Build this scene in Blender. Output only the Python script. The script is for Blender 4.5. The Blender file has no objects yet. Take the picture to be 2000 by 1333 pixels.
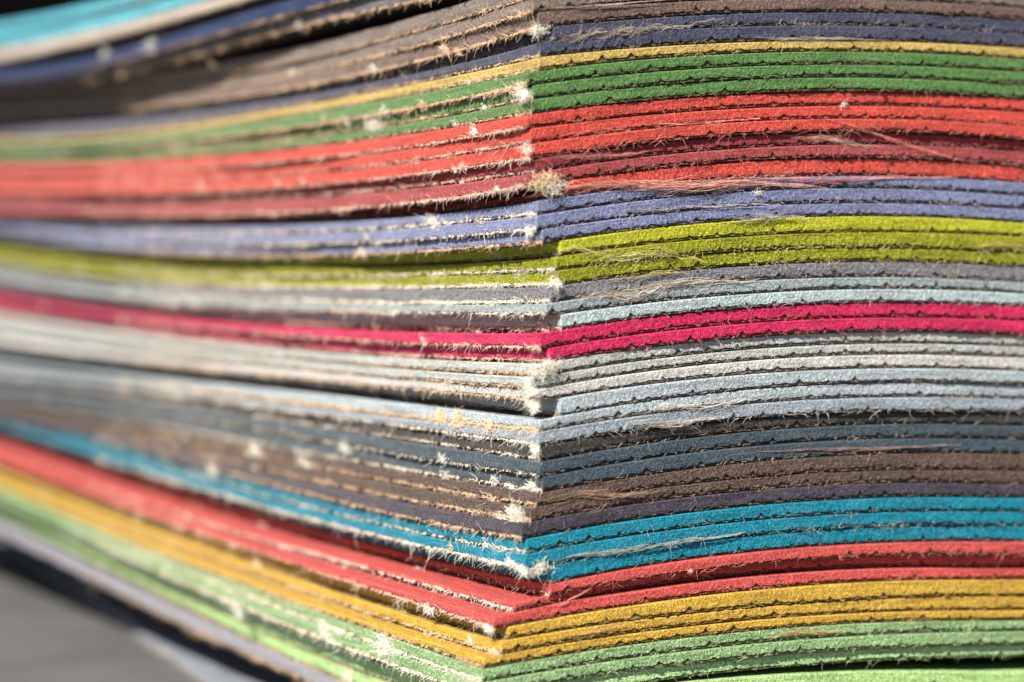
import bpy, math, random
import numpy as np

# ------------------------------------------------------------------ camera, light, exposure
# 1 blender unit = 1 cm; the stack of sheets is about 9 cm high
scene = bpy.context.scene
col = scene.collection
CAM_H = 7.78
cam_d = bpy.data.cameras.new('camera'); cam = bpy.data.objects.new('camera', cam_d); col.objects.link(cam)
cam.location = (0, 0, CAM_H); cam.rotation_euler = (math.radians(90), 0, 0)
cam_d.lens = 100; cam_d.sensor_width = 36; cam_d.shift_y = -0.098
cam_d.clip_start = 0.5; cam_d.clip_end = 2000
cam_d.dof.use_dof = True; cam_d.dof.focus_distance = 40.95; cam_d.dof.aperture_fstop = 0.115
cam_d.dof.aperture_blades = 0
scene.camera = cam

SUN_EL, SUN_AZ = math.radians(40), math.atan2(-0.47, -0.88)   # direction towards the sun (x, y) = (-.47, -.88)
world = bpy.data.worlds.new("World"); scene.world = world; world.use_nodes = True
nt = world.node_tree
bg = nt.nodes['Background']; sky = nt.nodes.new('ShaderNodeTexSky')
sky.sky_type = 'NISHITA'; sky.sun_disc = False; sky.sun_elevation = SUN_EL; sky.sun_rotation = SUN_AZ
nt.links.new(sky.outputs[0], bg.inputs[0]); bg.inputs[1].default_value = 0.05
sd = bpy.data.lights.new('sun', 'SUN'); sun = bpy.data.objects.new('sun', sd); col.objects.link(sun)
sd.energy = 5.0; sd.angle = math.radians(0.5); sd.color = (1.0, 0.95, 0.87)
ch = math.cos(SUN_EL)
from mathutils import Vector
sun.rotation_euler = Vector((math.sin(SUN_AZ)*ch, math.cos(SUN_AZ)*ch, math.sin(SUN_EL))).to_track_quat('Z', 'Y').to_euler()
scene.view_settings.view_transform = 'Standard'; scene.view_settings.look = 'None'
scene.view_settings.exposure = 0.86; scene.view_settings.gamma = 1

rng = np.random.default_rng(11)

# ------------------------------------------------------------------ geometry of the stack
F, HOR, CX = 5556.0, 470.0, 1000.0           # focal length in photo pixels, horizon row, centre column
C0 = np.array([0.357, 39.7])                 # the nominal corner of the stack
RD = np.array([0.888, 0.46]); RD /= np.linalg.norm(RD)     # along the right-hand face
LD = np.array([-RD[1], RD[0]])                             # along the left-hand face
LU, LV = 15.0, 34.0                                        # how long the sheets are

def z_at(y, depth): return CAM_H - (y - HOR) / F * depth
def left_point(x, off, rot=0.0):          # where the ray of photo column x meets the left face set back by off
    k = (x - CX) / F; o = C0 + RD * off
    L_ = LD + RD * rot
    t = (k * o[1] - o[0]) / (L_[0] - k * L_[1])
    return t, (o + L_ * t)[1]
def right_point(x):
    k = (x - CX) / F
    t = (k * C0[1] - C0[0]) / (RD[0] - k * RD[1])
    return t, (C0 + RD * t)[1]

LX = [0, 200, 400, 600, 790, 980]
LX2 = [0, 200, 400, 600, 790, 850, 940]
RX = [1100, 1325, 1500, 1925]
# colours are the albedo of each kind of linoleum
COL = {
 'taupe': (.26, .205, .175), 'brown': (.20, .130, .105), 'slate_violet': (.075, .080, .135), 'mustard': (.68, .41, .050),
 'cream': (.66, .46, .13), 'green': (.115, .255, .070), 'coral': (.72, .085, .060), 'rose': (.43, .075, .080),
 'lavender': (.235, .262, .44), 'lime': (.50, .51, .022), 'grey': (.36, .35, .375), 'pale_blue_grey': (.36, .41, .46), 'pale_aqua': (.50, .60, .61),
 'magenta': (.68, .020, .11), 'pale_stone': (.54, .555, .52), 'off_white': (.68, .655, .62), 'pale_blue': (.48, .545, .58),
 'charcoal': (.060, .052, .050), 'slate_blue': (.062, .090, .115), 'dark_violet': (.068, .055, .080), 'turquoise': (.003, .25, .36),
 'salmon': (.70, .100, .085), 'mint': (.47, .76, .33), 'apple': (.46, .72, .26), 'mauve': (.33, .32, .36), 'navy': (.012, .020, .06), 'blue': (.022, .045, .13), 'mauve_dark': (.17, .155, .18),  # blue is navy made brighter, with the lit highlight put into the colour
 'grey_aqua': (.36, .42, .43), 'sea': (.12, .52, .64), 'deep_rose': (.34, .045, .055), 'fog': (.30, .34, .40), 'beige': (.60, .50, .42), 'brown_dark': (.13, .085, .06),
}
# id, colour, label, corner column in the photo, left rows, right rows, fringe left, fringe right, yarn colour
S = []
def sh(cid, label, cx, L, R, fl=1.0, fr=1.0, yarn='tan', lx=None, rough=1.0):
    S.append(dict(c=cid, label=label, cx=cx, L=L, R=R, fl=fl, fr=fr, yarn=yarn, lx=lx or (LX if len(L) == 6 else LX2), rough=rough))
R0 = np.array([16, 2, -5, 9.0])
up = lambda n: list(R0 - 28 * n)
sh('sea', 'topmost sheet of the stack, turquoise, blurred in the upper left corner', 1042, [54, 18, -40, -90, -140, -190], up(7))
sh('sea', 'turquoise sheet second from the top, resting on the pale beige one', 1042, [84, 48, 2, -58, -112, -165], up(6.2), .8)
sh('beige', 'pale beige sheet jutting out under the two turquoise ones at upper left', 1038, [113, 76, 30, -28, -84, -138], up(5.4), .8)
sh('navy', 'navy blue sheet in shadow under the beige overhang', 1060, [126, 92, 40, -12, -56, -96], up(4.7))
sh('blue', 'blue sheet catching the light, above the mauve grey sheet at upper left', 1030, [150, 124, 68, 16, -22, -57], up(4))
sh('mauve_dark', 'mauve grey sheet with a jute edge above the black gap at upper left', 1038, [172, 148, 101, 44, 16, -14], up(3), 2.0)
sh('taupe', 'taupe sheet directly below the black gap at upper left', 1045, [192, 178, 165, 116, 67, 19], up(1), 1.2)
sh('taupe', 'taupe grey-brown sheet at the top edge of the right face, above the brown one', 1042, [210, 198, 190, 140, 98, 46], up(0), 2.2)
sh('brown', 'dark brown sheet above the slate violet pair, with long ragged jute fringe', 1052, [230, 216, 206, 166, 128, 82], [43.5, 28, 21, 33], 2.6)
sh('slate_violet', 'upper slate violet sheet, black and recessed on the left face', 1083, [244, 232, 220, 182, 150, 110], [70, 52, 49, 60], 1.0, 2.6, 'pale')
sh('slate_violet', 'lower slate violet sheet, directly above the cream yellow sheet', 1056, [270, 260, 241, 201, 167, 131], [101, 84, 80, 88], 1.4, 1.3)
sh('cream', 'single cream yellow sheet between slate violet and green', 1054, [282, 272, 254, 218, 190, 154], [128, 108, 101, 110], 1.5, .8)
sh('green', 'uppermost of the three green sheets near the top', 1031, [297, 289, 275, 244, 220, 180], [154, 135, 126, 135], 3.0, 1.4)
sh('green', 'middle one of the three green sheets near the top', 1042, [308, 301, 292, 263, 245, 204], [185, 163, 152, 161], 2.0, 1.2)
sh('green', 'lowest of the three green sheets, resting on bright coral red', 1040, [320, 315, 309, 283, 264, 232], [213.5, 190, 181, 187.5], 1.2, 1.6)
sh('coral', 'topmost bright coral red sheet, directly under the green ones', 1030, [340, 336, 333, 311, 291, 261], [240, 219, 207, 213], 1.5, 1.0, 'pink')
sh('coral', 'second bright coral red sheet below the green ones', 1037, [360, 358, 356, 338, 316, 289], [271, 246, 234, 240], 1.3, 2.0, 'pink')
sh('coral', 'third bright coral red sheet, above the two darker red ones', 1037, [380, 380, 378, 364, 345, 318], [303.5, 273, 262, 266.5], 1.5, 2.6, 'pink')
sh('deep_rose', 'dark crimson sheet between the bright coral and the dusky rose one', 1048, [398, 398, 394, 384, 368, 346], [326, 297, 286, 290], 1.2, 1.6, 'pink')
sh('rose', 'dusky rose red sheet with ragged jute edge over the black gap', 1027, [421, 422, 423, 417, 400, 379], [349, 322, 311, 317.5], 2.2, 2.2, 'pink')
sh('coral', 'torn coral sheet set back in a black gap, directly above lavender', 1112, [430, 434, 438, 431, 420, 404], [379, 352, 347, 350], .6, 2.4, 'pale')
sh('lavender', 'uppermost of the three lavender blue sheets', 1050, [441, 450, 459, 454, 443, 428], [411, 383, 370, 376], 1.6, 1.2, 'pale')
sh('lavender', 'middle one of the three lavender blue sheets', 1049, [453, 468, 480, 478, 472, 457], [439, 413, 399, 403], 1.4, 1.8, 'pale')
sh('lavender', 'lowest of the three lavender blue sheets, overhanging the recessed lime one', 1060, [466, 487, 500, 500, 496, 480], [469.5, 441, 425.5, 429], 2.0, 1.2)
sh('lime', 'uppermost of the three lime green sheets, black and recessed on the left face', 1096, [481, 503, 518, 520, 518, 509], [496, 469, 458, 457.5], .6, 1.4)
sh('lime', 'middle one of the three lime green sheets, mossy edged on the left', 1088, [497, 524, 538, 540, 540, 534], [522, 499, 487, 490], 1.8, 2.4, 'pale', rough=2.0)
sh('lime', 'lowest of the three lime green sheets, above the grey one', 1090, [514, 544, 558, 563, 563, 560], [555, 526, 517, 516], 3.0, 1.8, 'pale', rough=1.7)
sh('grey', 'medium grey sheet covered in loose fibres, directly under the lime ones', 1078, [533, 563, 580, 589, 594, 592], [586, 556, 547, 546], 3.2, 2.4, 'pale', rough=1.8)
sh('grey_aqua', 'blue-grey sheet between medium grey and pale aqua', 1068, [552, 582, 597, 608, 614, 613], [615, 584, 572, 568], 1.6, 1.0, 'pale')
sh('pale_aqua', 'pale aqua sheet directly above magenta, set back on the left face', 1098, [571, 600, 618, 634, 641, 645], [639, 610.5, 598, 594], 2.6, 1.6, 'pink')
sh('magenta', 'upper one of the two magenta pink sheets', 1056, [590, 621, 640, 660, 674, 681], [671, 640, 628, 622], 1.6, 1.0, 'pink')
sh('magenta', 'lower one of the two magenta pink sheets', 1073, [610, 641, 660, 683, 698, 702], [703, 671, 655.5, 651], 1.6, 1.2, 'pink')
sh('pale_stone', 'pale stone grey sheet directly below the magenta pair', 1056, [630, 660, 680, 704, 721, 730], [726, 696, 678.5, 674], 1.2, .8)
sh('pale_stone', 'beige stone sheet, second below the magenta pair', 1046, [651, 680, 701, 723, 745, 758], [747, 715, 701, 695], 1.2, .8)
sh('off_white', 'off-white sheet above the three pale blue ones', 1053, [674, 702, 721, 742, 765, 779], [771, 741, 727, 721], 1.8, .8)
sh('pale_blue', 'uppermost pale blue sheet, in shadow on the left face', 1095, [699, 724, 738, 757, 783, 801], [803, 770, 757, 748], .8, .8)
sh('pale_blue', 'middle pale blue sheet with a thick straw yellow jute edge at left', 1055, [720, 744, 764, 793, 819, 835], [832, 801, 785, 777], 3.4, 2.0, 'straw')
sh('pale_blue_grey', 'lowest and greyest of the three pale blue sheets, resting on the charcoal sheet', 1052, [738, 758, 778, 809, 840, 863], [859, 832, 813.5, 805], 1.7, 2.2, 'pale')
sh('charcoal', 'charcoal sheet between pale blue and slate blue', 1060, [752, 772, 796, 829, 860, 888], [892, 857, 841, 829], 1.2, 1.2, 'pale')
sh('slate_blue', 'upper one of the two slate blue sheets', 1054, [772, 791, 819, 860, 891, 922], [922, 886, 868.5, 857], .7, 1.0, 'pale')
sh('slate_blue', 'lower one of the two slate blue sheets, above the brown pair', 1061, [789, 814, 847, 887, 919, 950], [952, 919, 898, 885], 1.8, 1.0, 'pale')
sh('brown', 'upper brown sheet of the crumbly pair below slate blue', 1050, [799, 828, 867, 911, 946, 980], [976, 949, 927, 918], 2.0, 1.2, rough=2.0)
sh('brown', 'lower brown sheet of the crumbly pair, with a bright tuft at its corner', 1038, [809, 845, 890, 938, 976, 1010], [1005, 973, 953.5, 944], 2.2, 2.0, rough=2.0)
sh('dark_violet', 'dark violet-grey sheet directly above the three turquoise ones', 1020, [817, 860, 910, 967, 1010, 1049], [1036, 1003, 983.5, 971], 2.0, .6)
sh('turquoise', 'uppermost of the three turquoise blue sheets low in the stack', 1030, [826, 879, 936, 991, 1036, 1072], [1067.5, 1031, 1014, 998], 1.4, 1.0, 'pale')
sh('turquoise', 'middle one of the three turquoise sheets, with a cream jute edge at left', 1026, [836, 897, 958, 1013, 1060, 1102], [1100, 1061, 1044, 1027], 2.8, 2.2, 'pale')
sh('turquoise', 'lowest of the three turquoise sheets, set back on the left face', 1080, [847, 908, 972, 1028, 1078, 1125], [1127, 1094, 1072.5, 1057], .4, 1.0)
sh('salmon', 'uppermost salmon red sheet, directly below the turquoise ones', 1076, [858, 924, 992, 1048, 1093, 1107, 1126], [1160, 1120, 1101, 1085], .8, 1.8, 'pink')
sh('salmon', 'middle salmon red sheet, with a stepped-out corner and a shaded right edge', 1006, [876, 948, 1018, 1080, 1130, 1150, 1173], [1182, 1143, 1125, 1111], 2.0, 1.4, 'pale')
sh('salmon', 'lowest salmon red sheet, jutting out farthest over the mustard ones', 966, [897, 973, 1046, 1112, 1168, 1187, 1219], [1206, 1170, 1150, 1132], 2.0, 1.6, 'pink')
sh('mustard', 'uppermost of the three mustard yellow sheets', 994, [914, 995, 1066, 1136, 1191, 1210, 1240], [1227, 1197, 1184, 1163], .8, 1.4)
sh('mustard', 'middle one of the three mustard yellow sheets', 980, [932, 1016, 1087, 1160, 1219, 1243, 1268], [1254, 1224, 1207.5, 1192], 2.0, 1.4, 'straw')
sh('mustard', 'lowest of the three mustard yellow sheets, above the mint green', 946, [950, 1038, 1110, 1185, 1250, 1277, 1299], [1279.5, 1247, 1229, 1212], 1.8, 1.2)
sh('mint', 'uppermost mint green sheet, directly below the mustard ones', 944, [966, 1054, 1131, 1208, 1278, 1304, 1326], [1305, 1272, 1254, 1233], 3.0, 1.0, 'pale', rough=2.0)
sh('mint', 'bright mint green sheet, second below the mustard ones', 940, [980, 1069, 1154, 1238, 1308, 1334, 1358], [1327, 1299, 1279, 1260], 3.0, 1.0, 'pale', rough=1.8)
sh('mint', 'duller mint green sheet, third below the mustard ones', 985, [994, 1085, 1184, 1272, 1342, 1368, 1396], [1350, 1320, 1306, 1284], 1.0, 1.2, 'tan')
sh('apple', 'apple green sheet at lower left, above the mauve-grey one', 985, [1011, 1103, 1210, 1298, 1374, 1400, 1430], [1388, 1366, 1350, 1345], 1.4, 1.0)
sh('mauve', 'pale mauve-grey sheet at the lower left, under apple green', 985, [1046, 1145, 1240, 1331, 1406, 1432, 1464], [1416, 1394, 1378, 1373], 1.8, 1.0)
sh('brown_dark', 'brown sheet in deep shadow at lower left, second from the tabletop', 938, [1058, 1162, 1268, 1366, 1440, 1466, 1500], [1444, 1420, 1404, 1399], 1.8, 1.0)
sh('fog', 'bottom sheet of the stack, pale blue-grey, lying on the grey tabletop', 765, [1112, 1205, 1310, 1402, 1475, 1500, 1535], [1472, 1446, 1430, 1425], 1.0, 1.0, 'pale')
N = len(S)
S[-1]['rot'] = .16; S[-1]['thick'] = .13; S[-2]['rot'] = .11; S[-1]['flat'] = True
prs = random.Random(4)
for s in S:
    if s['c'] in ('turquoise', 'salmon', 'mustard'): s['pale_amt'] = .55
    if s['c'] in ('slate_blue', 'brown', 'charcoal', 'dark_violet', 'slate_violet', 'cream', 'green', 'lavender'): s['pale_amt'] = 1.7
    if s['c'] in ('navy', 'blue', 'sea'): s['pale_amt'] = .25
    if s['c'] in ('mauve_dark', 'pale_stone', 'off_white', 'pale_blue'): s['pale_amt'] = .7
for s in S: s['pr'] = prs.uniform(-.035, .045)
for k_, v_ in (('middle salmon', .17), ('charcoal sheet', .09), ('upper slate violet', .05), ('torn coral', .05), ('uppermost salmon', -.03), ('dark crimson', .06), ('third bright', -.03), ('middle one of the three lavender', .03), ('bright mint', -.04), ('duller mint', .06)):
    for s in S:
        if s['label'].startswith(k_): s['pr'] = v_
for k_, v_ in (('mauve grey sheet with', -.022), ('topmost sheet of', -.026), ('turquoise sheet second', -.026), ('pale beige sheet jut', -.032), ('navy blue sheet in', -.018), ('blue sheet catching', -.032), ('taupe sheet directly', .012), ('taupe grey-brown', .016), ('dark brown sheet above', .006), ('pale aqua', .004), ('uppermost pale blue', .012), ('middle pale blue', .010), ('uppermost of the three lime', .006), ('torn coral', .004)):
    for s in S:
        if s['label'].startswith(k_): s['rot'] = v_
MM_PX = RD[0] * F / C0[1]                    # photo columns per cm along the right face at the corner
ts = np.linspace(0, LV, 120); us = np.linspace(-1.2, LU, 90)
ZL = np.zeros((N, 120)); ZR = np.zeros((N, 90))
for i, s in enumerate(S):
    s['off'] = (s['cx'] - 1050) / MM_PX
    P = [left_point(x, s['off'], s.get('rot', 0)) for x in s['lx']]
    t = np.array([p[0] for p in P]); z = np.array([z_at(y, p[1]) for y, p in zip(s['L'], P)])
    t = t[::-1]; z = z[::-1]
    c = np.polyfit(t, z, 3)
    tm = t.max(); zz = np.polyval(c, np.clip(ts, 0, tm)); dz = np.polyval(np.polyder(c), tm)
    ZL[i] = zz + np.clip(ts - tm, 0, None) * np.clip(dz, -.05, .05)
    P = [right_point(x) for x in RX]
    t = np.array([p[0] for p in P]); z = np.array([z_at(y, p[1]) for y, p in zip(s['R'], P)])
    c = np.polyfit(t, z, 2)
    tm = t.max(); zz = np.polyval(c, np.clip(us, -1.2, tm)); dz = np.polyval(np.polyder(c), tm)
    ZR[i] = zz + np.clip(us - tm, 0, None) * np.clip(dz, -.05, .05)
TMIN, TMAX = .10, .25
m = 31
for Z in (ZL, ZR):
    for i in range(m + 1, N): Z[i] = np.minimum(Z[i], Z[i-1] - TMIN)
    for i in range(m - 1, -1, -1): Z[i] = np.maximum(Z[i], Z[i+1] + TMIN)
floor_z = .22
ZL = np.maximum(ZL, floor_z + (N - 1 - np.arange(N))[:, None] * .11); ZR = np.maximum(ZR, floor_z + (N - 1 - np.arange(N))[:, None] * .11)
ZL[-1] = ZR[-1] = .01
for i, s in enumerate(S):                    # make both faces agree at the corner
    d = ZL[i, 0] - np.interp(s['off'], us, ZR[i])
    s['d'] = d
    s['zl'] = ZL[i] - d / 2 * np.exp(-ts / 2.0); s['zr'] = ZR[i] + d / 2 * np.exp(-np.clip(us - s['off'], 0, None) / 2.0)
    s['zc'] = np.interp(0, ts, s['zl'])
    if abs(d) > .05: print('corner mismatch', i, s['label'][:40], round(d, 3))
def zbot(i, u, v):
    s = S[i]
    return np.interp(u, us, s['zr']) + np.interp(v, ts, s['zl']) - np.interp(s['off'], us, s['zr'])
def ztop(i, u, v):
    b = zbot(i, u, v)
    if i == 0: return b + .21
    if 'thick' in S[i]: return b + S[i]['thick']
    a = zbot(i - 1, u, v)
    return np.clip(np.minimum(a - .012, b + TMAX), b + .07, None)

# ------------------------------------------------------------------ noise helpers
def lattice(seed, n=256): return np.random.default_rng(seed).random(n * 64)
def vnoise(x, seed):                          # smooth 1-d noise, -1..1
    L = lattice(seed); x = np.asarray(x, float) + 1000.0
    k = np.floor(x).astype(int); f = x - k; f = f * f * (3 - 2 * f)
    return (L[k % len(L)] * (1 - f) + L[(k + 1) % len(L)] * f) * 2 - 1
def vnoise2(x, y, seed):
    L = lattice(seed); x = np.asarray(x, float) + 1000.0; y = np.asarray(y, float) + 1000.0
    kx = np.floor(x).astype(int); ky = np.floor(y).astype(int); fx = x - kx; fy = y - ky
    fx = fx * fx * (3 - 2 * fx); fy = fy * fy * (3 - 2 * fy)
    h = lambda a, b: L[(a * 73 + b * 1979) % len(L)]
    return ((h(kx, ky) * (1 - fx) + h(kx + 1, ky) * fx) * (1 - fy) + (h(kx, ky + 1) * (1 - fx) + h(kx + 1, ky + 1) * fx) * fy) * 2 - 1

# ------------------------------------------------------------------ materials
def new_mat(name):
    m = bpy.data.materials.new(name); m.use_nodes = True
    return m, m.node_tree.nodes, m.node_tree.links, m.node_tree.nodes['Principled BSDF']
def mapping(n, l, src, scale):
    mp = n.new('ShaderNodeMapping'); mp.inputs['Scale'].default_value = scale; l.new(src, mp.inputs[0]); return mp.outputs[0]
def noise(n, l, vec, scale, detail=2, rough=.5):
    t = n.new('ShaderNodeTexNoise'); t.inputs['Scale'].default_value = scale; t.inputs['Detail'].default_value = detail
    t.inputs['Roughness'].default_value = rough; l.new(vec, t.inputs['Vector']); return t.outputs['Fac']
def ramp(n, l, src, a, b, ca=(0, 0, 0, 1), cb=(1, 1, 1, 1)):
    r = n.new('ShaderNodeValToRGB'); r.color_ramp.elements[0].position = a; r.color_ramp.elements[1].position = b
    r.color_ramp.elements[0].color = ca; r.color_ramp.elements[1].color = cb; l.new(src, r.inputs[0]); return r.outputs[0]
def mix(n, l, fac, a, b, mode='MIX'):
    x = n.new('ShaderNodeMix'); x.data_type = 'RGBA'; x.blend_type = mode
    if hasattr(fac, 'is_linked'): l.new(fac, x.inputs[0])
    else: x.inputs[0].default_value = fac
    for k, s_ in ((6, a), (7, b)):
        if hasattr(s_, 'is_linked'): l.new(s_, x.inputs[k])
        else: x.inputs[k].default_value = (*s_, 1) if len(s_) == 3 else s_
    return x.outputs[2]
def mul(n, l, a, b, op='MULTIPLY'):
    x = n.new('ShaderNodeMath'); x.operation = op
    for k, s_ in enumerate((a, b)):
        if hasattr(s_, 'is_linked'): l.new(s_, x.inputs[k])
        else: x.inputs[k].default_value = s_
    return x.outputs[0]

def lino_mat(name, rgb, rough=1.0):
    m, n, l, p = new_mat(name)
    rgb = np.array(rgb) * .86
    tc = n.new('ShaderNodeTexCoord'); ob = tc.outputs['Object']; uv = tc.outputs['UV']
    grain = noise(n, l, ob, 36, 4, .8)
    streak = noise(n, l, mapping(n, l, uv, (2.0, 34, 1)), 1.0, 3, .6)          # layers pressed along the sheet
    cut = noise(n, l, mapping(n, l, uv, (38, 5, 1)), 1.0, 2, .5)               # marks of the blade
    blot = noise(n, l, ob, 2.6, 3, .6)
    c = mix(n, l, ramp(n, l, grain, .42, .58), tuple(rgb * .36), tuple(np.minimum(rgb * 1.46 + .010, .9)))
    c = mix(n, l, ramp(n, l, streak, .35, .70, (0, 0, 0, 1), (.55, .55, .55, 1)), c, tuple(np.minimum(rgb * 1.25 + .02, .92)))
    c = mix(n, l, ramp(n, l, cut, .30, .46, (.35, .35, .35, 1), (0, 0, 0, 1)), c, tuple(rgb * .45))
    patch = noise(n, l, mapping(n, l, uv, (.7, 9, 1)), 1.0, 4, .65)           # worn and dirty stretches of the edge
    c = mix(n, l, ramp(n, l, patch, .38, .50, (.62, .62, .62, 1), (0, 0, 0, 1)), c, tuple(rgb * .42 + .006))
    dust_and_pale = ramp(n, l, blot, .50, .80, (0, 0, 0, 1), (.13, .13, .13, 1))
    # left-hand edges mixed towards pale grey, more so away from the corner (uv x runs from the corner, left positive)
    at = n.new('ShaderNodeAttribute'); at.attribute_name = 'left_pale'
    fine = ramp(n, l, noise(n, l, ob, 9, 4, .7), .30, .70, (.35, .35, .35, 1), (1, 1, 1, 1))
    dust_and_pale = mul(n, l, dust_and_pale, mul(n, l, at.outputs['Fac'], fine), 'ADD')
    c = mix(n, l, dust_and_pale, c, tuple(rgb * .55 + np.array([.30, .285, .265]) * .85))
    # wood-flour and cork grains in the sheet: single pale and dark specks
    vo = n.new('ShaderNodeTexVoronoi'); vo.inputs['Scale'].default_value = 40; l.new(ob, vo.inputs['Vector'])
    sp = n.new('ShaderNodeSeparateColor'); l.new(vo.outputs['Color'], sp.inputs[0])
    pit = ramp(n, l, noise(n, l, mapping(n, l, ob, (1, 1, 1.5)), 34, 5, .9), .44 + .02 * (rough > 1.5), .475 + .03 * (rough > 1.5), (.85, .85, .85, 1), (0, 0, 0, 1))
    c = mix(n, l, pit, c, tuple(rgb * .14))
    lite = ramp(n, l, noise(n, l, mapping(n, l, ob, (1.7, 1.3, 1.5)), 30, 5, .9), .535, .58, (0, 0, 0, 1), (.45, .45, .45, 1))
    c = mix(n, l, lite, c, tuple(np.minimum(rgb * 1.6 + .035, .92)))
    dark = ramp(n, l, sp.outputs[0], .80, .88)
    near = ramp(n, l, vo.outputs['Distance'], .20, .42, (1, 1, 1, 1), (0, 0, 0, 1))
    c = mix(n, l, mul(n, l, mul(n, l, dark, near), .8), c, tuple(rgb * .12))
    pale = ramp(n, l, sp.outputs[1], .88, .94)
    c = mix(n, l, mul(n, l, mul(n, l, pale, near), .55), c, tuple(rgb * .6 + .26))
    l.new(c, p.inputs['Base Color'])
    p.inputs['Sheen Weight'].default_value = 0
    p.inputs['Roughness'].default_value = .82; p.inputs['Specular IOR Level'].default_value = .14
    b1 = n.new('ShaderNodeBump'); b1.inputs['Strength'].default_value = min(1, .75 * rough); b1.inputs['Distance'].default_value = .020 * rough
    h = mul(n, l, grain, mul(n, l, streak, .7), 'ADD'); h = mul(n, l, h, mul(n, l, cut, .35), 'ADD')
    h = mul(n, l, h, mul(n, l, mul(n, l, dark, near), -.5), 'ADD')
    l.new(h, b1.inputs['Height']); l.new(b1.outputs[0], p.inputs['Normal'])
    return m
def fibre_mat(name, rgb, trans=.25):
    m, n, l, p = new_mat(name)
    tc = n.new('ShaderNodeTexCoord')
    f = noise(n, l, tc.outputs['Object'], 6, 3, .7); g = noise(n, l, tc.outputs['Object'], 60, 2, .6)
    rgb = np.array(rgb)
    c = mix(n, l, ramp(n, l, f, .32, .68), tuple(rgb * .72 * np.array([1, .93, .84])), tuple(np.minimum(rgb * 1.22, .92)))
    c = mix(n, l, ramp(n, l, g, .36, .50, (.4, .4, .4, 1), (0, 0, 0, 1)), c, tuple(rgb * .4))
    l.new(c, p.inputs['Base Color']); p.inputs['Roughness'].default_value = .7; p.inputs['Specular IOR Level'].default_value = .35
    return m
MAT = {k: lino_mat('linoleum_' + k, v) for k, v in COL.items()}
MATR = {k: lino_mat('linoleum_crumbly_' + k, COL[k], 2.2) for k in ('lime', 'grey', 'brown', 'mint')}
YARN = {'tan': (.58, .41, .27), 'pink': (.78, .48, .40), 'pale': (.84, .71, .57), 'straw': (.70, .49, .31)}
YM = {k: fibre_mat('jute_yarn_' + k, np.array(v) * np.array([.74, .70, .64])) for k, v in YARN.items()}
FM = {k: fibre_mat('jute_fibre_' + k, np.minimum(np.array(v) * 1.15 + .05, .92)) for k, v in YARN.items()}
FMS = {}
def stained_fibre(cid, yarn):                 # fibres that took up pigment from the sheet they come out of
    k = (cid, yarn)
    if k not in FMS: FMS[k] = fibre_mat('stained_fibre_' + cid + '_' + yarn, np.array(YARN[yarn]) * .48 + np.array(COL[cid]) * .50)
    return FMS[k]
JUTE = {}
def jute_mat(cid):                            # some of the sheet's pigment, darkened to put gap shade into the colour
    if cid not in JUTE:
        JUTE[cid] = fibre_mat('jute_backing_' + cid, np.array((.20, .135, .085)) * .26 + np.array(COL[cid]) * .13)
    return JUTE[cid]

# ------------------------------------------------------------------ mesh helpers
def mesh_obj(name, V, Fq, mat, parent=None, uv=None, tri=False, smooth=False, left_pale=None):
    me = bpy.data.meshes.new(name)
    k = 3 if tri else 4
    V = np.asarray(V, np.float32); Fq = np.asarray(Fq, np.int32)
    me.vertices.add(len(V)); me.vertices.foreach_set('co', V.ravel())
    me.loops.add(len(Fq) * k); me.loops.foreach_set('vertex_index', Fq.ravel())
    me.polygons.add(len(Fq)); me.polygons.foreach_set('loop_start', np.arange(len(Fq), dtype=np.int32) * k)
    me.polygons.foreach_set('use_smooth', np.full(len(Fq), smooth, bool))
    if uv is not None:
        ul = me.uv_layers.new(name='uv'); ul.data.foreach_set('uv', np.asarray(uv, np.float32)[Fq.ravel()].ravel())
    if left_pale is not None:
        at_ = me.attributes.new('left_pale', 'FLOAT', 'POINT'); at_.data.foreach_set('value', np.asarray(left_pale, np.float32))
    me.update(calc_edges=True); me.validate()
    me.materials.append(mat)
    o = bpy.data.objects.new(name, me); col.objects.link(o)
    if parent is not None: o.parent = parent
    return o
def stuff(o): o['kind'] = 'stuff'; return o

# path round the visible edges of a sheet: from far right, round the corner, to far left
ur = np.concatenate([np.arange(0.03, 8.9, .02), np.arange(8.9, LU + .01, .3)])[::-1]
vl = np.concatenate([np.arange(0.03, 7.0, .022), np.arange(7, 17, .06), np.arange(17, LV + .01, .25)])
def wander_r(i, u):                           # how far the right-hand edge strays inwards from a straight cut
    f = lambda q: vnoise(q * .35, i * 17 + 1) * .018 + vnoise(q * 2.0, i * 17 + 2) * .010 + S[i].get('pr', 0)
    off = S[i]['off']
    return f(u) - f(np.array([off + .05]))[0] * np.exp(-(np.clip(u - off, 0, None) / .9) ** 1.5)
def wander_l(i, v):                           # the same for the left-hand edge, with the turn of the whole sheet
    f = lambda q: vnoise(q * .22, i * 17 + 3) * .035 + vnoise(q * 1.6, i * 17 + 4) * .012
    return f(v) - f(np.array([.03]))[0] * np.exp(-np.clip(v, 0, None) / .4) + S[i].get('rot', 0) * v
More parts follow.
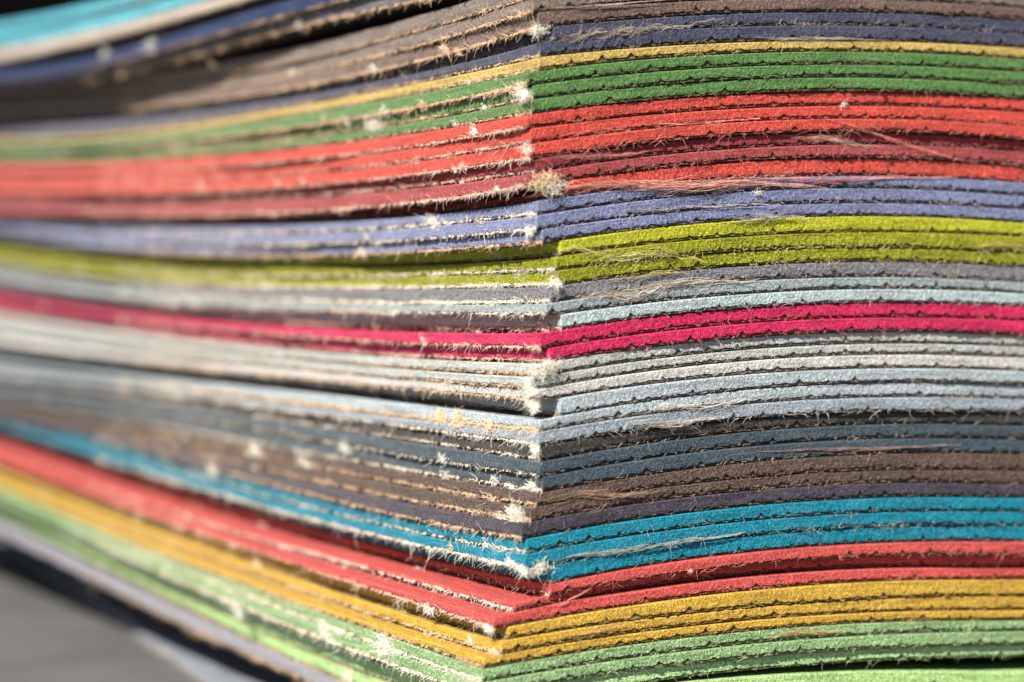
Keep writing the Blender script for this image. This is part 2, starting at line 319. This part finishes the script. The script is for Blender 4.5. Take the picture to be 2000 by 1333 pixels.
def path(i):
    s = S[i]; off = s['off']; sd_ = i * 17
    pr = s.get('pr', 0.0)
    # right face: u along, v = small set-back; left face: v along, u = off plus wander
    ur_ = ur[ur > .03] * (LU - off) / LU + off
    wr = wander_r(i, ur_); wl = wander_l(i, vl)
    A = np.stack([ur_, wr], 1); nA = np.tile([0., -1.], (len(A), 1))
    a = np.linspace(0.25, .75, 3) * math.pi / 2
    r = .03
    Cn = np.stack([off + r - r * np.sin(a), r - r * np.cos(a)], 1); nC = np.stack([-np.sin(a), -np.cos(a)], 1)
    B = np.stack([off + wl, vl], 1); nB = np.tile([-1., 0.], (len(B), 1))
    P = np.concatenate([A, Cn, B]); Nn = np.concatenate([nA, nC, nB])
    side = np.concatenate([np.zeros(len(A)), np.full(3, .5), np.ones(len(B))])
    arc = np.concatenate([-(ur_ - off), np.zeros(3), vl])
    return P, Nn, side, arc
def to_world(u, v): return C0[0] + RD[0] * u + LD[0] * v, C0[1] + RD[1] * u + LD[1] * v

def sweep(rows):                              # rows: list of (n,3) -> verts, quads
    n = len(rows[0]); k = len(rows); V = np.concatenate(rows)
    a = np.arange(n - 1); Q = []
    for r in range(k - 1):
        Q.append(np.stack([r * n + a, (r + 1) * n + a, (r + 1) * n + a + 1, r * n + a + 1], 1))
    return V, np.concatenate(Q)

def yarn_profile(arc, side, i):
    """height 0..1 of the notch the cut yarn ends press into the sheet, both faces"""
    pr, pl = .236, .105
    j = vnoise(arc * 1.3, i * 7 + 5) * .25
    ph = i * .37
    x = arc / pr + j + ph; k = np.floor(x + .5); d = np.abs(x - k)
    amp = np.where(np.mod(k, 2) == 0, 1.0, .25) * (0.65 + .9 * vnoise(k * 3.1, i + 90)).clip(0, 1.4)
    R_ = np.exp(-(d / (.15 + .06 * vnoise(k * 1.7, i + 95))) ** 2) * amp + .25 * np.abs(vnoise(arc * 9, i + 97))
    x = arc / pl + j * .6 + ph; k = np.floor(x + .5); d = np.abs(x - k)
    amp = .40 + .35 * vnoise(k * 3.1, i + 91)
    L_ = np.exp(-(d / .28) ** 2) * amp
    return np.where(side < .5, R_, L_)

def build_sheet(i):
    s = S[i]
    P, Nn, side, arc = path(i)
    u, v = P[:, 0], P[:, 1]
    zt = ztop(i, u, np.clip(v, 0, None)); zb = zbot(i, u, np.clip(v, 0, None))
    wob = vnoise(arc * 1.1, i * 3) * .004 + vnoise(arc * 6, i * 3 + 1) * .003
    th = zt - zb
    ji = .036 + .008 * vnoise(arc * .8, i + 300)          # thickness of the backing
    ji = np.minimum(ji, th * .3)
    notch = yarn_profile(arc, side, i)
    rw, lw = s['rough'], s['rough']
    root = bpy.data.objects.new('linoleum_sheet', None); col.objects.link(root)
    ox, oy = to_world(s['off'], 0.0); root.location = (ox, oy, s['zc'])
    root['label'] = s['label']; root['category'] = 'sheet'; root['group'] = 'linoleum sheets in the stack'
    root.empty_display_size = .3
    org = np.array([ox, oy, s['zc']])
    def row(inset, z, nz=0.0, seed=0, f=22.0):
        out = -inset + nz * (vnoise2(arc * f, np.full_like(arc, seed), i * 31 + 7) + .6 * vnoise2(arc * f * 2.7, np.full_like(arc, seed), i * 31 + 8))
        uu = u + Nn[:, 0] * out; vv = v + Nn[:, 1] * out
        x, y = to_world(uu, vv)
        return np.stack([x, y, z], 1) - org
    rough = .0032 * rw
    zlb = zb + ji + notch * np.where(side < .5, .048, .034) + wob
    h = zt - wob * .3 - zlb
    def inner(ins, z):                        # rows on the top or bottom, well inside the sheet
        uu = np.maximum(u - Nn[:, 0] * ins, np.minimum(s['off'] + ins, u + 99)); vv = np.maximum(v - Nn[:, 1] * ins, ins)
        uu = np.maximum(uu, s['off'] + ins)
        x, y = to_world(uu, vv)
        return np.stack([x, y, z], 1) - org
    rows = [inner(.9, zt - .002), row(.012, zt, .003, 1), row(0, zt - .012 - h * .03, rough, 2),
            row(0, zlb + h * .70, rough, 3), row(0, zlb + h * .45, rough, 4), row(0.0, zlb + h * .2, rough * 1.3, 5),
            row(.004, zlb, rough * 1.5, 6), inner(.5, zb + ji + .001)]
    V, Q = sweep(rows)
    hh = [1.1, .21, .20, .15, .10, .05, 0, -.5]
    UV = np.concatenate([np.stack([arc + i * 7.3, np.full_like(arc, q) + i * .63], 1) for q in hh])
    # core of the sheet, so that it is a solid body to its far edges
    gu = np.linspace(s['off'] + .75, LU - .02, 14); gv = np.linspace(.75, LV - .02, 24)
    GU, GV = np.meshgrid(gu, gv, indexing='ij'); GU = GU + s.get('rot', 0) * GV * (LU - GU) / LU
    zt2 = ztop(i, GU.ravel(), GV.ravel()) - .006; zb2 = zbot(i, GU.ravel(), GV.ravel()) + .008
    x, y = to_world(GU.ravel(), GV.ravel())
    PALE = np.tile(np.where(side > .7, np.clip(.07 + .017 * arc, 0, .40) * s.get('pale_amt', 1.0), 0.0), len(rows))
    base = len(V); T = np.stack([x, y, zt2], 1) - org; B = np.stack([x, y, np.minimum(zb2, zt2 - .03)], 1) - org
    V = np.concatenate([V, T, B]); UV = np.concatenate([UV, np.stack([GU.ravel(), GV.ravel()], 1), np.stack([GU.ravel(), GV.ravel()], 1)])
    nu_, nv_ = 14, 24; idx = np.arange(nu_ * nv_).reshape(nu_, nv_)
    q = np.stack([idx[:-1, :-1].ravel(), idx[1:, :-1].ravel(), idx[1:, 1:].ravel(), idx[:-1, 1:].ravel()], 1)
    K = nu_ * nv_
    QQ = [q + base, q[:, ::-1] + base + K]
    for e in (idx[0, :], idx[-1, :], idx[:, 0], idx[:, -1]):
        QQ.append(np.stack([e[:-1] + base, e[1:] + base, e[1:] + base + K, e[:-1] + base + K], 1))
    Q = np.concatenate([Q] + QQ)
    mat = MATR[s['c']] if (s['rough'] > 1.3 and s['c'] in MATR) else MAT[s['c']]
    mesh_obj('linoleum_layer', V, Q, mat, root, UV, left_pale=np.concatenate([PALE, np.zeros(len(V) - len(PALE))]))
    # jute backing: set a little back on the right, proud on the left
    out = np.where(side < .5, .034, .014 - .002 * s['fl'])
    wv = np.where(side < .5, np.sin(arc / .236 * math.pi + i), np.sin(arc / .105 * math.pi * 2 + i))
    jt = zlb + .004
    rows = [inner(.5, zb + ji * .8), row(out + .02, jt, .006, 11, 20), row(out - .004 * (1 + wv), zb + (jt - zb) * .62, .010, 12, 24),
            row(out - .006 * (1 - wv), zb + ji * .30, .010, 13, 24), row(out + .006, zb + .003, .006, 14, 20), inner(.9, zb + .002)]
    V, Q = sweep(rows)
    UV = np.concatenate([np.stack([arc, np.full_like(arc, q_)], 1) for q_ in (0, .01, .02, .03, .04, .9)])
    mesh_obj('jute_backing', V, Q, jute_mat(s['c']), root, UV)
    return root, org

# unit blob for a cut yarn end
def blob():
    V = []; 
    for a in (-60, -15, 30, 68):
        for k in range(6):
            p_ = k * math.pi / 3 + a * .01
            V.append((math.cos(math.radians(a)) * math.cos(p_), math.sin(math.radians(a)), math.cos(math.radians(a)) * math.sin(p_)))
    Fq = []
    for r in range(3):
        for k in range(6): Fq.append((r * 6 + k, r * 6 + (k + 1) % 6, (r + 1) * 6 + (k + 1) % 6, (r + 1) * 6 + k))
    V.append((0, 1.05, 0))
    F3 = [(a, b, c) for a, b, c, d in Fq] + [(a, c, d) for a, b, c, d in Fq] + [(18 + k, 18 + (k + 1) % 6, 24) for k in range(6)]
    return np.array(V), np.array(F3)
BV, BF = blob()
def face_frame(i, sd_, a, out=0.0):
    """point on a face at distance a from the corner; sd_ 0 right, 1 left. returns world xy, outward normal, along vector"""
    s = S[i]
    a = np.asarray(a, float)
    if sd_ == 0: u_ = s['off'] + a; v_ = wander_r(i, u_); n_ = -LD; t_ = RD
    else: u_ = s['off'] + wander_l(i, a); v_ = a; n_ = -RD; t_ = LD
    x, y = to_world(u_, v_)
    return u_, v_, np.stack([x + n_[0] * out, y + n_[1] * out], 1), np.array([n_[0], n_[1], 0]), np.array([t_[0], t_[1], 0])

def yarn_ends(i, root, org):
    s = S[i]
    for sd_, per, amax in ((0, .236, 8.8), (1, .105, 16.0)):
        Vs, Fs = [], []; cnt = 0
        a = (np.arange(1, int(amax / per)) - (i * .37) % 1) * per * (1 if sd_ else 1)
        a = a + rng.normal(0, per * .10, len(a)); a = a[a > .05]
        keep = rng.random(len(a)) < (min(.9, .42 + .14 * s['fl']) if sd_ else .6)
        a = a[keep]
        _, _, xy, n_, t_ = face_frame(i, sd_, a)
        u_, v_, _, _, _ = face_frame(i, sd_, a)
        zb = zbot(i, u_, v_)
        size = .12 + .23 * min(s['fl'], 3) if sd_ else .55
        for k in range(len(a)):
            w = (.034 if sd_ else .050) * rng.uniform(.7, 1.25) * (size + .35); hgt = (.019 if sd_ else .021) * rng.uniform(.8, 1.3) * (size + .45)
            dep = (.030 if sd_ else .020) * rng.uniform(.5, 1.5) * (size + .2)
            c_ = np.array([xy[k, 0], xy[k, 1], zb[k] + .022 + rng.normal(0, .004)]) + n_ * (-.002 if sd_ else -.024)
            tilt = rng.normal(0, .35)
            upv = np.array([0, 0, 1.]) + n_ * rng.normal(0, .2) + t_ * tilt
            nn = n_ + np.array([0, 0, -1.]) * rng.uniform(0, .5) + t_ * rng.normal(0, .3)
            V = BV[:, :1] * w * t_ + BV[:, 1:2] * dep * nn + BV[:, 2:3] * hgt * upv
            V = V * (1 + .18 * rng.normal(size=(len(V), 1)))
            Vs.append(V + c_ - org); Fs.append(BF + cnt); cnt += len(BV)
        stuff(mesh_obj('cut_yarn_ends', np.concatenate(Vs), np.concatenate(Fs), YM[s['yarn']] if sd_ else jute_mat(s['c']), root, tri=True))  # right-hand ends share the backing colour with its painted gap shade

def tubes(P, rad):
    """P (n,k,3) centre lines, rad (n,) -> tri mesh, three-sided tapering"""
    n, k, _ = P.shape
    T = np.gradient(P, axis=1); T /= np.linalg.norm(T, axis=2, keepdims=True) + 1e-9
    ref = np.array([.31, .52, .79]); A = np.cross(T, ref); A /= np.linalg.norm(A, axis=2, keepdims=True) + 1e-9; B = np.cross(T, A)
    tp = np.linspace(1, .35, k)[None, :, None] * rad[:, None, None]
    ring = [P + tp * (math.cos(q) * A + math.sin(q) * B) for q in (0, 2.094, 4.189)]
    V = np.stack(ring, 2).reshape(-1, 3)
    b = (np.arange(n) * k * 3)[:, None, None] + (np.arange(k - 1) * 3)[None, :, None]
    q = np.arange(3)[None, None, :]; q2 = (q + 1) % 3
    a_, b_, c_, d_ = b + q, b + q2, b + 3 + q2, b + 3 + q
    F3 = np.concatenate([np.stack([a_, b_, c_], -1).reshape(-1, 3), np.stack([a_, c_, d_], -1).reshape(-1, 3)])
    return V, F3
def curl(root, d0, length, k=6, curlv=.5, droop=.0, wave=.35):
    """curved fibres from roots (n,3), unit directions (n,3), lengths (n,)"""
    n = len(root); P = np.zeros((n, k, 3)); P[:, 0] = root; d = d0.copy()
    bend = rng.normal(0, curlv, (n, 3))
    for j in range(1, k):
        d = d + bend * .45 + rng.normal(0, wave * .35, (n, 3)) + np.array([0, 0, -droop])
        d /= np.linalg.norm(d, axis=1, keepdims=True)
        P[:, j] = P[:, j-1] + d * (length / (k - 1))[:, None]
    return P

def fringe(i, root, org):
    s = S[i]
    for sd_ in (0, 1):
        Ps, Rs = [], []; f = s['fl'] if sd_ else s['fr']
        n = int((170 + 260 * f) if sd_ else (25 + 75 * f))
        amax = 18.0 if sd_ else 8.8
        # bunched along the edge
        cen = rng.random(max(3, int((22 if sd_ else 12)))) ** (1.5 if sd_ else 1) * amax
        a = np.where(rng.random(n) < .45, cen[rng.integers(0, len(cen), n)] + rng.normal(0, .16, n), (rng.random(n) ** (1.35 if sd_ else 1)) * amax)
        a = np.clip(a, .03, amax)
        u_, v_, xy, n_, t_ = face_frame(i, sd_, a)
        z = zbot(i, u_, v_) + rng.uniform(.005, .045, n)
        R_ = np.stack([xy[:, 0], xy[:, 1], z], 1) - n_ * .01
        if sd_:
            d = n_ * rng.uniform(.4, 1.3, n)[:, None] + t_ * rng.normal(0, .7, n)[:, None] + np.array([0, 0, 1.]) * rng.normal(-.25, .6, n)[:, None]
            ln = rng.gamma(2.2, .023, n) * (0.7 + .28 * f) + .03; cv, dr = .35, .12
        else:
            sg = np.sign(rng.normal(size=n))
            d = n_ * rng.uniform(.12, .6, n)[:, None] + t_ * (sg * rng.uniform(.2, 1.2, n))[:, None] + np.array([0, 0, 1.]) * rng.normal(-.05, .4, n)[:, None]
            ln = rng.gamma(2.0, .034, n) * (0.6 + .25 * f) + .02; cv, dr = .40, .05
        d /= np.linalg.norm(d, axis=1, keepdims=True)
        P = curl(R_, d, ln, 5, cv, dr)
        # keep the fibres on the outside of the face
        o_ = xy[:, None, :] ; dist = ((P[:, :, :2] - o_) * n_[:2]).sum(2)
        P[:, :, :2] += n_[:2] * np.clip(.006 - dist, 0, None)[:, :, None]
        Ps.append(P); Rs.append(rng.uniform(.0016, .0040, n))
        V, F3 = tubes(np.concatenate(Ps) - org, np.concatenate(Rs))
        stuff(mesh_obj('frayed_fibres', V, F3, FM[s['yarn']] if sd_ else stained_fibre(s['c'], s['yarn']), root, tri=True))

roots = []
for i in range(N):
    r_, o_ = build_sheet(i); roots.append((r_, o_))
    yarn_ends(i, r_, o_); fringe(i, r_, o_)

# ------------------------------------------------------------------ tufts and long strands, seen one by one in the photograph
def nearest(y, x):                            # which sheet's backing lies at photo pixel (x, y)
    best = None
    for i, s in enumerate(S):
        if x > s['cx']:
            t, dp = right_point(x); dp += LD[1] * float(wander_r(i, np.array([t]))[0]); zz = zbot(i, np.array(t), np.array(0.))
        else:
            t, dp = left_point(x, s['off'], s.get('rot', 0)); zz = zbot(i, np.array(s['off']), np.array(t))
        yy = HOR + (CAM_H - float(zz)) * F / dp
        if best is None or abs(yy - y) < best[0]: best = (abs(yy - y), i, t, dp)
    return best[1:]
def tuft(x, y, size, yarn='pale', n=110, dirn=(0, -.3), flat=.6, name='fibre_tuft', dens=1.0):
    i, t, dp = nearest(y, x); s = S[i]; sd_ = 0 if x > s['cx'] else 1
    a = t - s['off'] if sd_ == 0 else t
    u_, v_, xy, n_, t_ = face_frame(i, sd_, np.array([max(a, .0)]))
    c_ = np.array([xy[0, 0], xy[0, 1], z_at(y, dp)]) + n_ * .01
    n = int(n * dens * 1.5 * (.55 if x < 700 else 1)); size = size * (.75 if x < 700 else 1)
    el = rng.uniform(.7, 1.3); ax = rng.normal(0, .5, (n, 1)) + rng.normal(0, .25)
    bend_ = rng.normal(0, size * .6 * el, (n, 1))
    R_ = c_ + (bend_ * .85 + rng.normal(0, size * .20, (n, 1))) * t_ + (np.sin(bend_ / size * 1.7) * size * .22 + rng.normal(0, size * .24, (n, 1))) * np.array([0, 0, 1.]) + np.abs(rng.normal(0, size * .12, (n, 1))) * n_
    d = n_ * rng.uniform(.0, flat, n)[:, None] + t_ * (rng.normal(dirn[0], .8, n))[:, None] + np.array([0, 0, 1.]) * rng.normal(dirn[1], .8, n)[:, None]
    d /= np.linalg.norm(d, axis=1, keepdims=True)
    P = curl(R_, d, rng.gamma(2.4, size * .17, n) + size * .15, 7, .85, .04, .8)
    V, F3 = tubes(P - roots[i][1], rng.uniform(.0020, .0052, n))
    return stuff(mesh_obj(name, V, F3, FM[yarn], roots[i][0], tri=True))
def strand(x0, y0, x1, y1, wid, yarn='pale', n=40, name='loose_strand', spread=1.0, wave=.02):
    """a bundle of long fibres lying on a face from one photo pixel to another"""
    i, t0, dp0 = nearest((y0 + y1) / 2, (x0 + x1) / 2)
    s = S[i]; k = 12
    q = np.linspace(0, 1, k)
    Pc = []
    right = (x0 + x1) / 2 > s['cx']
    for f in q:
        x = x0 + (x1 - x0) * f; y = y0 + (y1 - y0) * f
        t, dp = right_point(x) if right else left_point(x, s['off'], s.get('rot', 0))
        base = C0 + (RD * t + LD * min(0.0, float(wander_r(i, np.array([t]))[0])) if right else RD * (s['off'] + float(wander_l(i, np.array([t]))[0])) + LD * t)
        Pc.append((base[0], base[1], z_at(y, dp)))
    Pc = np.array(Pc); n_ = np.array([*(-LD if right else -RD), 0.]); t_ = np.array([*(RD if right else LD), 0.])
    n = max(8, int(n * 1.0)); k2 = 16; Ps = np.zeros((n, k2, 3))
    ph0 = rng.uniform(0, 6); L_ = np.linalg.norm(Pc[-1] - Pc[0])
    for j in range(n):
        c0 = rng.normal(.5, .26); hl = rng.uniform(.10, .42)
        f = np.linspace(c0 - hl, c0 + hl, k2) if rng.random() < .5 else np.linspace(c0 + hl, c0 - hl, k2)
        base = np.stack([np.interp(np.clip(f, -.15, 1.15), q, Pc[:, c]) for c in range(3)], 1) + np.outer(f - np.clip(f, 0, 1), (Pc[-1] - Pc[0]) )
        body = wid * (.35 + 1.1 * np.clip(1 - np.abs(f - .5) * 1.6, 0, 1))                      # thick in the middle, thin at the ends
        lift = body * rng.normal(0, .40) + wid * .55 * np.sin(f * 5.5 + ph0) + wid * .35 * np.sin(f * rng.uniform(8, 20) + rng.uniform(0, 6))
        e = np.clip((np.linspace(0, 1, k2) - rng.uniform(.5, .8)) / .4, 0, 1)
        lift = lift + rng.normal(0, 1) * e ** 2 * wid * 2.0                                      # loose ends that stray
        Ps[j] = base + np.array([0, 0, 1.]) * lift[:, None] + n_ * (.010 + np.abs(rng.normal(0, wid * .35)) * (1 + np.sin(f * rng.uniform(4, 12) + j)) * .8 + e * abs(rng.normal(0, .03)))[:, None]
    V, F3 = tubes(Ps - roots[i][1], rng.uniform(.0017, .0042, n))
    return stuff(mesh_obj(name, V, F3, stained_fibre(s['c'], yarn), roots[i][0], tri=True))
TUFTS = [ # x, y, size, yarn, n
 (1053, 60, .13, 'pale', 110), (1060, 95, .09, 'pale', 50), (1023, 182, .14, 'pale', 260), (735, 238, .22, 'pale', 120), (1032, 292, .12, 'pink', 120),
 (1060, 352, .20, 'straw', 200), (1080, 364, .16, 'pale', 160), (1037, 452, .10, 'pale', 130), (850, 432, .16, 'pale', 110), (1090, 552, .12, 'pale', 120),
 (1070, 640, .12, 'pink', 90), (1060, 722, .18, 'pale', 260), (1075, 715, .12, 'pale', 160), (1040, 760, .14, 'pale', 220), (1043, 790, .14, 'pale', 240),
 (1035, 815, .12, 'pale', 130), (900, 822, .20, 'straw', 200), (860, 815, .16, 'straw', 130), (960, 832, .14, 'straw', 120), (1048, 878, .13, 'pale', 200),
 (1040, 948, .10, 'pale', 120), (1000, 952, .08, 'pale', 80), (1012, 1003, .17, 'pale', 320), (1018, 1022, .14, 'pale', 260), (985, 1018, .14, 'pale', 160),
 (1023, 1113, .10, 'pale', 200), (1050, 1108, .16, 'pale', 120), (1000, 1098, .10, 'pale', 80), (958, 1228, .10, 'pale', 110), (964, 1250, .08, 'pale', 80),
 (972, 1275, .10, 'straw', 90), (585, 40, .25, 'pale', 70), (440, 750, .38, 'straw', 220), (560, 770, .30, 'pale', 160), (680, 875, .26, 'pale', 120), (500, 880, .34, 'pale', 160), (600, 905, .30, 'pale', 140),
 (420, 915, .30, 'pale', 110), (1380, 1098, .07, 'pink', 40), (1345, 1115, .05, 'pink', 26), (1300, 790, .09, 'pale', 24), (1420, 790, .10, 'pale', 24), (1480, 375, .09, 'pale', 34),
 (1650, 205, .08, 'pale', 30), (520, 1030, .26, 'pink', 90), (510, 1100, .24, 'straw', 110), (760, 1260, .26, 'pale', 180), (640, 1230, .30, 'pale', 160), (470, 1190, .34, 'pale', 150), (690, 1320, .22, 'pale', 100),
 (845, 1190, .12, 'pale', 80), (930, 255, .10, 'pale', 70), (800, 150, .15, 'pale', 120), (870, 95, .12, 'tan', 120), (905, 325, .10, 'pink', 60), (300, 90, .34, 'pale', 60), (210, 105, .3, 'pale', 60)]
for T in TUFTS: tuft(*T)
fl_rng = random.Random(21)
for q in range(95):
    x = 1000 - 960 * fl_rng.random() ** 1.1; f = fl_rng.random()
    yt = 60 + (1000 - x) * .09; yb = 1300 - (1000 - x) * .27
    sz = fl_rng.uniform(.05, .13) * (1 + (1000 - x) / 900)
    tuft(x, yt + (yb - yt) * f, sz, fl_rng.choice(['pale', 'pale', 'straw']), fl_rng.randint(18, 46), (fl_rng.uniform(-1, 1), fl_rng.uniform(-1, .3)))
STR = [ # x0, y0, x1, y1, width, yarn, n
 (1080, 372, 1300, 350, .035, 'pale', 60), (1190, 358, 1500, 362, .055, 'pale', 120), (1490, 350, 1760, 348, .030, 'pink', 40), (1430, 425, 1560, 424, .04, 'pale', 40),
 (1125, 492, 1290, 500, .070, 'pale', 70), (1250, 478, 1330, 500, .05, 'straw', 24), (1160, 582, 1290, 565, .070, 'pale', 80), (1240, 560, 1420, 548, .045, 'pale', 60), (1225, 540, 1320, 532, .03, 'straw', 26),
 (1570, 268, 1700, 284, .045, 'pale', 60), (1600, 230, 1830, 300, .020, 'pink', 14), (1090, 76, 1180, 62, .05, 'pale', 40), (1170, 70, 1260, 56, .05, 'pale', 34), (1235, 62, 1340, 48, .045, 'pale', 40),
 (1500, 74, 1690, 78, .020, 'pale', 40), (1130, 1086, 1250, 1068, .030, 'pale', 60), (1250, 1070, 1400, 1048, .026, 'pale', 50), (1080, 310, 1260, 298, .03, 'pink', 26), (1100, 255, 1240, 262, .06, 'pink', 10),
 (1055, 18, 1250, 4, .012, 'pink', 26), (1100, 1178, 1150, 1150, .012, 'pink', 16), (1240, 245, 1420, 236, .020, 'pink', 20), (1350, 404, 1480, 400, .02, 'pale', 20), (1240, 410, 1330, 406, .018, 'pale', 18),
 (1230, 828, 1380, 820, .05, 'pale', 40), (1540, 880, 1800, 872, .018, 'pink', 30), (1500, 1240, 1620, 1232, .03, 'tan', 34), (1110, 1242, 1220, 1222, .03, 'straw', 30), (1900, 482, 2050, 474, .03, 'straw', 30),
 (1280, 800, 1440, 782, .05, 'pale', 30), (1060, 975, 1260, 960, .05, 'tan', 50)]
for T in STR: strand(*T)

# ------------------------------------------------------------------ table and dark background
m, n, l, p = new_mat('grey_tabletop')
tc = n.new('ShaderNodeTexCoord')
a = noise(n, l, tc.outputs['Object'], .35, 4, .6); b = noise(n, l, tc.outputs['Object'], 5, 4, .6)
c = mix(n, l, ramp(n, l, a, .35, .65), (.10, .10, .099), (.135, .133, .13))
c = mix(n, l, ramp(n, l, b, .35, .7, (0, 0, 0, 1), (.35, .35, .35, 1)), c, (.07, .07, .073))
l.new(c, p.inputs['Base Color']); p.inputs['Roughness'].default_value = .65
def sheet_plane(name, pts, mat):
    o = mesh_obj(name, pts, [(0, 1, 2, 3)], mat); o['kind'] = 'structure'; return o
t = sheet_plane('tabletop', [(-300, -60, 0), (300, -60, 0), (300, 400, 0), (-300, 400, 0)], m)
m, n, l, p = new_mat('dark_background'); p.inputs['Roughness'].default_value = .95; p.inputs['Specular IOR Level'].default_value = 0
tc = n.new('ShaderNodeTexCoord')
c = mix(n, l, noise(n, l, tc.outputs['Object'], .05, 3), (.001, .001, .001), (.003, .003, .003)); l.new(c, p.inputs['Base Color'])
sheet_plane('background_wall', [(-300, 400, 0), (300, 400, 0), (300, 400, 260), (-300, 400, 260)], m)
print('sheets', N, 'tris', sum(len(o.data.polygons) for o in bpy.data.objects if o.type == 'MESH'))
